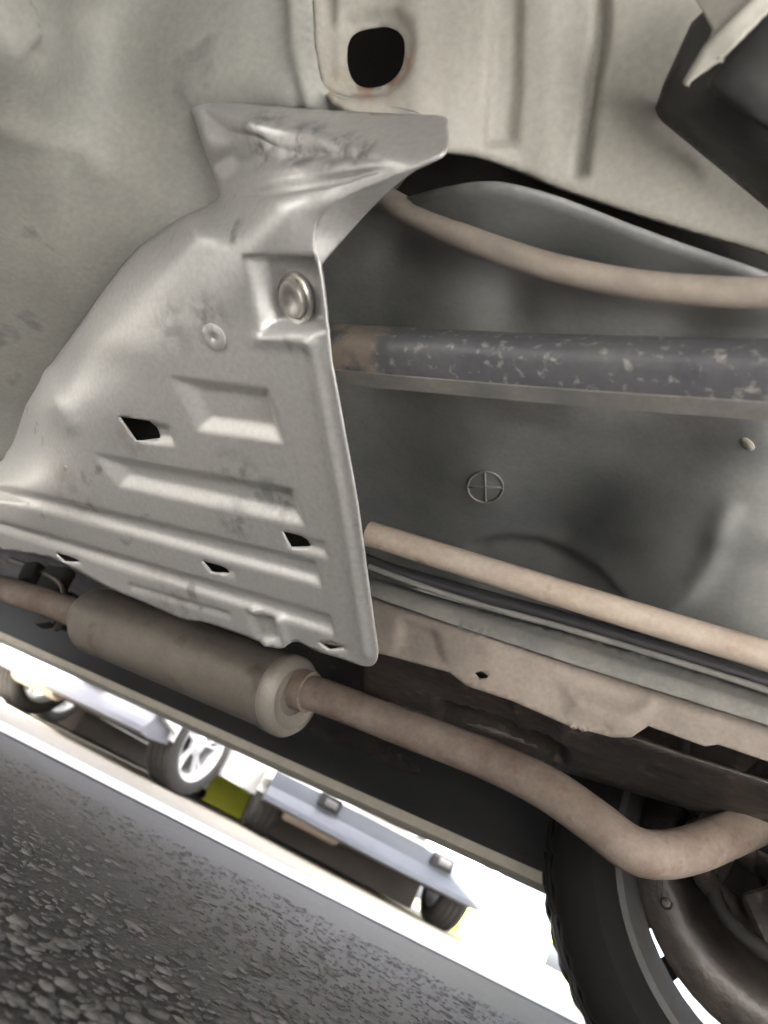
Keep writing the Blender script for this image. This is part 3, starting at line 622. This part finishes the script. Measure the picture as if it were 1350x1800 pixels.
# ------------------------------------------------------------------ wheels
def wheel_parts(R, W, rim_r, nsp, m_rim, open_back=True, disc=True, double=True, m_tyre=None):
    """returns list of (name, mesh, material): the outer face looks to +Y"""
    hw = W / 2
    prof = [(rim_r - .004, -hw * .80), (rim_r + .012, -hw * .98), (rim_r + (R - rim_r) * .45, -hw * 1.06), (R - .022, -hw * 1.0), (R - .006, -hw * .86),
            (R, -hw * .74), (R, -hw * .50), (R - .007, -hw * .48), (R - .007, -hw * .40), (R, -hw * .38), (R + .001, -hw * .05), (R - .007, -hw * .04), (R - .007, hw * .04), (R + .001, hw * .05), (R, hw * .38), (R - .007, hw * .40), (R - .007, hw * .48), (R, hw * .50), (R, hw * .74),
            (R - .006, hw * .86), (R - .022, hw * 1.0), (rim_r + (R - rim_r) * .45, hw * 1.06), (rim_r + .012, hw * .98), (rim_r - .004, hw * .80)]
    def mod(i, j): return -.003 if (j in (4, 5, 6, 17, 18, 19) and i % 3 == 0) or (j in (9, 10, 13, 14) and i % 6 == 2) else 0
    tv = lathe(prof, 168, mod)
    V = []; F = []
    def add(vf):
        b = len(V); V.extend([tuple(p) for p in vf[0]]); F.extend([tuple(i + b for i in f) for f in vf[1]])
    r = rim_r
    add(lathe([(r - .003, -hw * .88), (r + .008, -hw * .90), (r + .008, -hw * .80), (r - .006, -hw * .74), (r - .022, -hw * .5), (r - .026, hw * .3), (r - .010, hw * .72), (r + .008, hw * .84), (r + .010, hw * .92), (r - .002, hw * .92),
               (r - .014, hw * .80), (r - .028, hw * .55), (r - .031, hw * .3), (r - .028, -hw * .5), (r - .012, -hw * .74), (r - .003, -hw * .88)], 64))
    add(lathe([(.0, hw * .66), (.028, hw * .66), (.032, hw * .6), (.036, hw * .60), (.068, hw * .5), (.072, hw * .3), (.0, hw * .28)], 40))
    for s in range(nsp):
        base = 2 * math.pi * s / nsp + .3
        for dlt in ((-.13, .13) if double else (0,)):
            n = 7; rows = []
            for i in range(n):
                t = i / (n - 1); rr = .05 + (r - .012 - .05) * t; an = base + dlt * (.45 + .9 * t)
                yy = hw * (.52 + .22 * t - .10 * math.sin(t * 3.14)); wd = (.016 if double else .030) * (1 - .28 * math.sin(t * 3.1)); th = .022
                e = Vector((math.cos(an), 0, math.sin(an))); q = Vector((-math.sin(an), 0, math.cos(an)))
                c = e * rr
                rows.append([c + q * wd + Vector((0, yy - th, 0)), c + q * wd * .8 + Vector((0, yy - .004, 0)), c + q * wd * .5 + Vector((0, yy, 0)), c - q * wd * .5 + Vector((0, yy, 0)), c - q * wd * .8 + Vector((0, yy - .004, 0)), c - q * wd + Vector((0, yy - th, 0))])
            vv = [p for rw in rows for p in rw]; ff = []
            for i in range(n - 1):
                for j in range(6): ff.append((i * 6 + j, (i + 1) * 6 + j, (i + 1) * 6 + (j + 1) % 6, i * 6 + (j + 1) % 6))
            add((vv, ff))
    out = [('wheel', (V, F), m_rim), ('tyre', tv, m_tyre or M_tyre)]
    if disc:
        out.append(('brake_disc', lathe([(.0, hw * .05), (.07, hw * .05), (.075, -hw * .1), (.135, -hw * .1), (.135, -hw * .3), (.07, -hw * .3), (.06, -hw * .45), (.0, -hw * .45)], 48), M_dirt))
    return out
def mk_wheel(parts, loc, rz, parent):
    root = None
    M = Matrix.Translation(loc) @ Matrix.Rotation(rz, 4, 'Z')
    for nm, vf, m in parts:
        if not isinstance(vf, bpy.types.Mesh):
            me = pymesh(nm, *vf); bm = bmesh.new(); bm.from_mesh(me); bmesh.ops.recalc_face_normals(bm, faces=bm.faces); bm.to_mesh(me); bm.free()
            parts[[p[0] for p in parts].index(nm)] = (nm, me, m); new = True
        else: me = vf
        o = link(nm, me, m, None); sharp(me, 40)
        if root is None: root = o; o.parent = parent; o.matrix_local = M
        else: o.parent = root
    return root
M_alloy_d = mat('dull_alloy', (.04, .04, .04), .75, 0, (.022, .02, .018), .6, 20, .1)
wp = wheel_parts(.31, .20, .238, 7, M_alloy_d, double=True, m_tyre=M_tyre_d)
LOC0 = lambda x, y, z: Vector((x + 1.2, y - .35, z))
mk_wheel(wp, LOC0(.01, 1.125, .31), RAD(18), car)
mk_wheel(wp, LOC0(-2.6, 1.13, .31), 0, car)
mk_wheel(wp, LOC0(-2.6, YN + .13, .31), math.pi, car)
mk_wheel(wp, LOC0(.01, YN + .13, .31), math.pi + RAD(18), car)
# hub knuckle, arm and damper behind the brake disc
def blob(bm, c, r, s=(1, 1, 1), sub=2):
    bmesh.ops.create_icosphere(bm, subdivisions=sub, radius=r, matrix=Matrix.Translation(c) @ Matrix.Rotation(random.uniform(0, 3), 4, (1, .4, .2)) @ Matrix.Diagonal((*s, 1)))
bm = bmesh.new()
box(bm, (.03, .985, .31), (.09, .07, .16), Matrix.Rotation(.3, 3, 'Y')); box(bm, (-.06, .99, .36), (.06, .06, .10), Matrix.Rotation(-.4, 3, 'Y'))
own(bm_obj('knuckle', bm, M_dirt, None, .014, seg=3))
bm = bmesh.new(); box(bm, (-.09, 1.02, .33), (.055, .075, .13), Matrix.Rotation(.2, 3, 'Y')); own(bm_obj('brake_caliper', bm, M_dirt, None, .012, seg=3))
own(tube('control_arm', [(.06, 1.0, .24), (.03, .86, .235), (.06, .70, .26), (.16, .55, .30)], .022, M_dirt, None, 14))
own(tube('track_rod', [(-.05, 1.0, .29), (-.07, .85, .30), (-.02, .66, .32)], .011, M_dirt, None, 12))
own(tube('drive_shaft', [(.02, .99, .31), (.05, .80, .33), (.10, .6, .36)], .02, M_dirt, None, 16, scales=[1.9, 1.5, 1, 1, 1, 1.3, 1.8]))
own(tube('damper', [(-.02, 1.01, .36), (-.01, .98, .60)], .03, M_dirt, None, 16))
own(tube('brake_hose', [(-.06, 1.0, .36), (-.12, .93, .33), (-.13, .86, .38), (-.08, .80, .45)], .007, M_black, None, 10))
# arch liner
V = []; F = []; na = 26
for i, t in enumerate(np.linspace(RAD(182), RAD(-20), na)):
    for y in (.99, 1.06, 1.2): V.append((.01 + .36 * math.cos(t), y, .33 + .36 * math.sin(t) * (1 if y > .9 else .98)))
for i in range(na - 1):
    for j in range(2): F.append((i * 3 + j, i * 3 + j + 1, (i + 1) * 3 + j + 1, (i + 1) * 3 + j))
o = own(link('arch_liner', pymesh('arch_liner', V, F), M_black)); s = o.modifiers.new('t', 'SOLIDIFY'); s.thickness = .004
for xc in (.01, -2.6):  # closed near side liners, unseen, added to block sun through the wheels
    V = []; F = []
    for i, t in enumerate(np.linspace(RAD(225), RAD(-45), na)):
        for y, k in ((YN + .045, 1.04), (YN + .27, 1.04), (YN + .272, .06)): V.append((xc + .37 * k * math.cos(t), y, .31 + .37 * k * math.sin(t)))
    for i in range(na - 1):
        for j in range(2): F.append((i * 3 + j, i * 3 + j + 1, (i + 1) * 3 + j + 1, (i + 1) * 3 + j))
    o = own(link('arch_liner', pymesh('arch_liner', V, F), M_black)); s_ = o.modifiers.new('t', 'SOLIDIFY'); s_.thickness = .004
V, F = lathe([(.05, .0), (.12, .002), (.125, -.012), (.178, -.014), (.183, -.004), (.188, -.004), (.188, -.001), (.179, .0), (.12, .006), (.05, .004)], 56)
o = link('dust_shield', pymesh('dust_shield', V, F), mat('sooty_steel', (.022, .019, .017), .45, .3, (.045, .037, .031), .8, 20, 1.0, 45)); Md = Matrix.Translation((.0, 1.07, .31)) @ Matrix.Rotation(RAD(18), 4, 'Z'); o.data.transform(Md); own(o)
own(tube('coil_spring', [(.055 + .06 * math.cos(t), .93 + .06 * math.sin(t), .36 + .009 * t) for t in np.arange(0, 26, .35)], .009, M_dirt, None, 10, .02))
own(tube('stabiliser_bar', [(-.02, 1.0, .23), (-.09, .93, .25), (-.06, .8, .30), (.10, .7, .33), (.3, .6, .34)], .011, M_dirt, None, 12))
for k in range(4):
    t = .9 + k * 1.45; bm = bmesh.new(); bmesh.ops.create_cone(bm, cap_ends=True, segments=6, radius1=.007, radius2=.006, depth=.014, matrix=Matrix.Translation((.0 + .155 * math.cos(t) + .0, 1.052 + .155 * math.cos(t) * .32, .31 + .155 * math.sin(t))) @ Matrix.Rotation(RAD(90), 4, 'X'))
    own(bm_obj('bolt', bm, M_dirt, None, .002))
own(tube('handbrake_cable', [(-.10, .98, .30), (-.06, .94, .22), (.03, .92, .20), (.10, .90, .27), (.12, .8, .36)], .008, M_black, None, 10))
own(tube('sensor_wire', [(.0, 1.0, .40), (-.07, .97, .42), (-.12, .95, .36), (-.10, .90, .30), (-.02, .86, .28)], .005, M_black, None, 8))
own(tube('trailing_arm', [(-.02, 1.0, .30), (-.10, .97, .33), (-.22, .93, .37), (-.34, .90, .40)], .024, M_dirt, None, 14, scales=[1.2, 1, .9, 1.1]))
bm = bmesh.new(); box(bm, (.07, .95, .23), (.12, .05, .05), Matrix.Rotation(.5, 3, 'Y')); box(bm, (.10, .93, .27), (.05, .07, .09), Matrix.Rotation(-.3, 3, 'Y')); box(bm, (-.01, .96, .24), (.06, .05, .06), Matrix.Rotation(.9, 3, 'Y'))
own(bm_obj('link_bracket', bm, M_dirt, None, .01, seg=3))
own(tube('lower_link', [(.0, 1.02, .205), (.06, .88, .20), (.15, .72, .215)], .017, M_dirt, None, 14))
# ribbed mud flap by the far end of the sill
bm = bmesh.new()
for k in range(6):
    box(bm, (-2.06 + .002 * k, 1.16, .30 - .028 * k), (.03, .20, .018), Matrix.Rotation(.5, 3, 'Y'))
own(bm_obj('vent', bm, M_greyrail, None, .003))

# ------------------------------------------------------------------ other cars
def other_car(label, loc, yaw, paint, m_rim, group='cars parked across the lane', rear=True, plate=True, valance=M_val, steer=0, nsp=5, vt=.40, lz=None, grille=False, shade_box=True):
    """local frame: rear face towards -X, outer length 4.2 along +X, width along Y"""
    root = tag(empty('parked_car', loc, yaw), label, 'car', group)
    Wd = .85; lz = lz or vt - .03
    # body sections: (x, half width, z bottom, z shoulder)
    wx = (.64, 3.25)
    side = [(0.06, .40), (.10, .34), (wx[0] - .36, .30)] + arch(wx[0], 14, .35, .31, .25) + [(wx[0] + .36, .22), (wx[1] - .36, .22)] + arch(wx[1], 14, .35, .31, .25) + \
           [(4.0, .28), (4.15, .45), (4.12, .68), (3.2, .92), (2.6, 1.05), (2.0, 1.42), (.9, 1.45), (.25, 1.10), (.05, .98), (.0, .70)]
    bm = bmesh.new()
    for s in (-1, 1):
        prism(bm, side, 'y', s * Wd, s * (Wd - .05))
    o = bm_obj('side_panel', bm, paint, root, .01)
    bm = bmesh.new(); top = side[-9:]
    for i in range(len(top) - 1):
        (x0, z0), (x1, z1) = top[i], top[i + 1]; bm.faces.new([bm.verts.new(p) for p in ((x0, -Wd + .02, z0), (x1, -Wd + .02, z1), (x1, Wd - .02, z1), (x0, Wd - .02, z0))])
    bm_obj('body_shell', bm, paint, root)
    bm = bmesh.new(); box(bm, (2.0, 0, .47), (3.9, 2 * Wd - .12, .04)); bm_obj('floor_pan', bm, M_trim, root)
    # bumper: bowed in plan
    def bowed(name, secs, m, y1=Wd + .005, n=22, bow=.30):
        V = []; F = []; k = len(secs)
        for i in range(n + 1):
            t = -1 + 2 * i / n; y = y1 * math.sin(t * math.pi / 2) if abs(t) < 1 else y1 * t; bx = bow * (abs(y) / y1) ** 3.0
            for (x, z) in secs: V.append((x + bx, y * (1 if x < .2 else .99), z + .012 * (1 - (y / y1) ** 2) * (-1 if z < .3 else 0)))
        for i in range(n):
            for j in range(k): F.append((i * k + j, i * k + (j + 1) % k, (i + 1) * k + (j + 1) % k, (i + 1) * k + j))
        F.append(tuple(range(k))[::-1]); F.append(tuple(range(n * k, (n + 1) * k)))
        me = pymesh(name, V, F); o = link(name, me, m, root); sharp(me, 30); return o
    bowed('rear_bumper' if rear else 'front_bumper', [(-.10, .78), (-.13, .68), (-.135, vt + .08), (-.11, vt + .001), (.25, vt + .001), (.25, .80)], paint)
    bowed('valance', [(-.100, vt + .004), (-.092, vt - .05), (-.080, .305), (-.098, .275), (-.120, .245), (-.116, .215), (-.06, .203), (.0, .205), (.22, .23), (.22, vt)], valance, .80, 22, .16)
    for s in (-1, 1):
        y = s * .41; fx = -.118 + .16 * (abs(y) / .80) ** 3
        bm = bmesh.new(); box(bm, (fx + .004, y, lz), (.05, .15, .085)); rf = bm_obj('lamp_surround', bm, M_frame, root, .008)
        bm = bmesh.new(); box(bm, (fx - .008, y - .01, lz - .005), (.05, .085, .045)); bm_obj('reflector', bm, M_refl, root, .008)
        bm = bmesh.new(); box(bm, (.04, s * .70, .82), (.12, .22, .16)); bm_obj('tail_light' if rear else 'headlight', bm, M_red if rear else M_refl, root, .03)
    if plate:
        bm = bmesh.new(); box(bm, (-.142, 0, .475), (.02, .50, .10)); lp = bm_obj('plate_holder', bm, M_trim, root, .006)
        bm = bmesh.new(); box(bm, (-.153, 0, .475), (.012, .36, .085)); pl = bm_obj('licence_plate', bm, M_plate, root, .003)
        for k in range(7):
            bm = bmesh.new(); yy = -.15 + .043 * k
            box(bm, (-.1605, yy, .475), (.003, .009, .055)); box(bm, (-.1605, yy + .012, .475 + .023 * (1 if k % 2 else -1)), (.003, .022, .009))
            if k % 3: box(bm, (-.1605, yy + .021, .475), (.003, .008, .053))
            bm_obj('character', bm, M_ink, pl)
    bm = bmesh.new(); prism(bm, [(.55, 1.08), (1.0, 1.38), (1.95, 1.36), (2.45, 1.06)], 'y', -Wd - .004, -Wd + .01); bm_obj('side_window', bm, M_glass, root)
    bm = bmesh.new(); prism(bm, [(.55, 1.08), (1.0, 1.38), (1.95, 1.36), (2.45, 1.06)], 'y', Wd - .01, Wd + .004); bm_obj('side_window', bm, M_glass, root)
    parts = wheel_parts(.315, .205, .215, nsp, m_rim)
    for x in wx:
        for s in (-1, 1):
            mk_wheel(parts, Vector((x, s * (Wd - .115), .315)), (0 if s > 0 else math.pi) + (steer if x < 2 else 0), root)
    # silencer under the tail
    V, F = lathe([(0, -.28), (.07, -.28), (.085, -.25), (.085, .25), (.07, .28), (0, .28)], 24)
    me = pymesh('silencer', [(p[0] * 1.2 + .36, p[1] * .75 + .40, p[2] * .9 + .235) for p in V], F); link('silencer', me, M_tan, root); sharp(me, 40)
    bm = bmesh.new(); box(bm, (wx[0], 0, .25), (.12, 1.4, .11)); bm_obj('rear_axle', bm, M_under, root, .02)
    if shade_box:  # brown box added, its colour stands for shaded ground below the car
        bm = bmesh.new(); box(bm, (2.45, 0, .17), (2.5, 1.40, .31)); bm_obj('ground_shade_box', bm, M_under, root, .03)
    if grille:
        for k in range(7):
            bm = bmesh.new(); box(bm, (-.15, 0, .30 + .06 * k), (.05, 1.3, .026), Matrix.Rotation(.4, 3, 'Y')); bm_obj('grille_slat', bm, M_silver if k % 2 else M_trim, root, .006)
    return root
YAWF = AZ                                     # car's length pointing away from the viewer
def place(px, f):                             # right offset at a forward distance under a pixel
    r = ray(*px); return (r @ RT) / (r @ FW) * f
def car_at(f, r, turn): return tuple(fr(f, r, -.008)), AZ + turn
f1 = 5.35; l1 = .5 * (place((436, 1465), f1) + place((828, 1650), f1))
loc, yw = car_at(f1, l1, RAD(1.5))
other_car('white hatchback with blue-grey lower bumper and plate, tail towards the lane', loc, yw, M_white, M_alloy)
# second car: seen from its rear right corner
f2 = 4.55; rW = place((318, 1340), 5.2); turn2 = RAD(-30)
ca, sa = math.cos(turn2), math.sin(turn2)
# rear right wheel (local x .64, y -.735) must land at forward 5.2, right rW ; local +Y is to the left
fx = 5.25 - (.64 * ca - (-.735) * sa); lx = -rW - (.64 * sa + (-.735) * ca)
loc2 = tuple(fr(fx, -lx, -.008))
other_car('white car with silver-grey rear bumper, alloy rear wheel next to a lime wall', loc2, AZ + turn2, M_white, M_alloy, plate=False, valance=mat('grey_bumper', (.125, .13, .15), .4, .1, (.16, .16, .18), .4, 6), vt=.62, lz=.37, shade_box=False)
f3 = 6.6; r3 = place((0, 1180), f3) - .55
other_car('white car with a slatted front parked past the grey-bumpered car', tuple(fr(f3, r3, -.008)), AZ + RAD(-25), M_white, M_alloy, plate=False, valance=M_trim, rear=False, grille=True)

# lime painted low wall and grass behind the parked cars
def low_wall(pa, pb, f, h, label):
    ra, rb = place(pa, f), place(pb, f); q = [fr(f, ra), fr(f, rb), fr(f + .3, rb), fr(f + .3, ra)]
    bm = bmesh.new(); lo_ = [bm.verts.new((p[0], p[1], -.02)) for p in q]; hi_ = [bm.verts.new((p[0], p[1], h)) for p in q]
    bm.faces.new(lo_); bm.faces.new(hi_)
    for i in range(4): bm.faces.new((lo_[i], lo_[(i + 1) % 4], hi_[(i + 1) % 4], hi_[i]))
    tag(bm_obj('low_wall', bm, M_lime, None, .03), label, 'wall', 'lime walls behind the parked cars')
low_wall((366, 1380), (455, 1415), 8.2, .26, 'lime-painted low wall between the grey-bumpered car and the white hatchback')
low_wall((800, 1590), (960, 1680), 8.2, .45, 'lime-painted low wall beside the white hatchback, next to the pale paving')
gs = quad_sheet('grass_verge', (20, 60), (-60, 60), M_grass, .0)
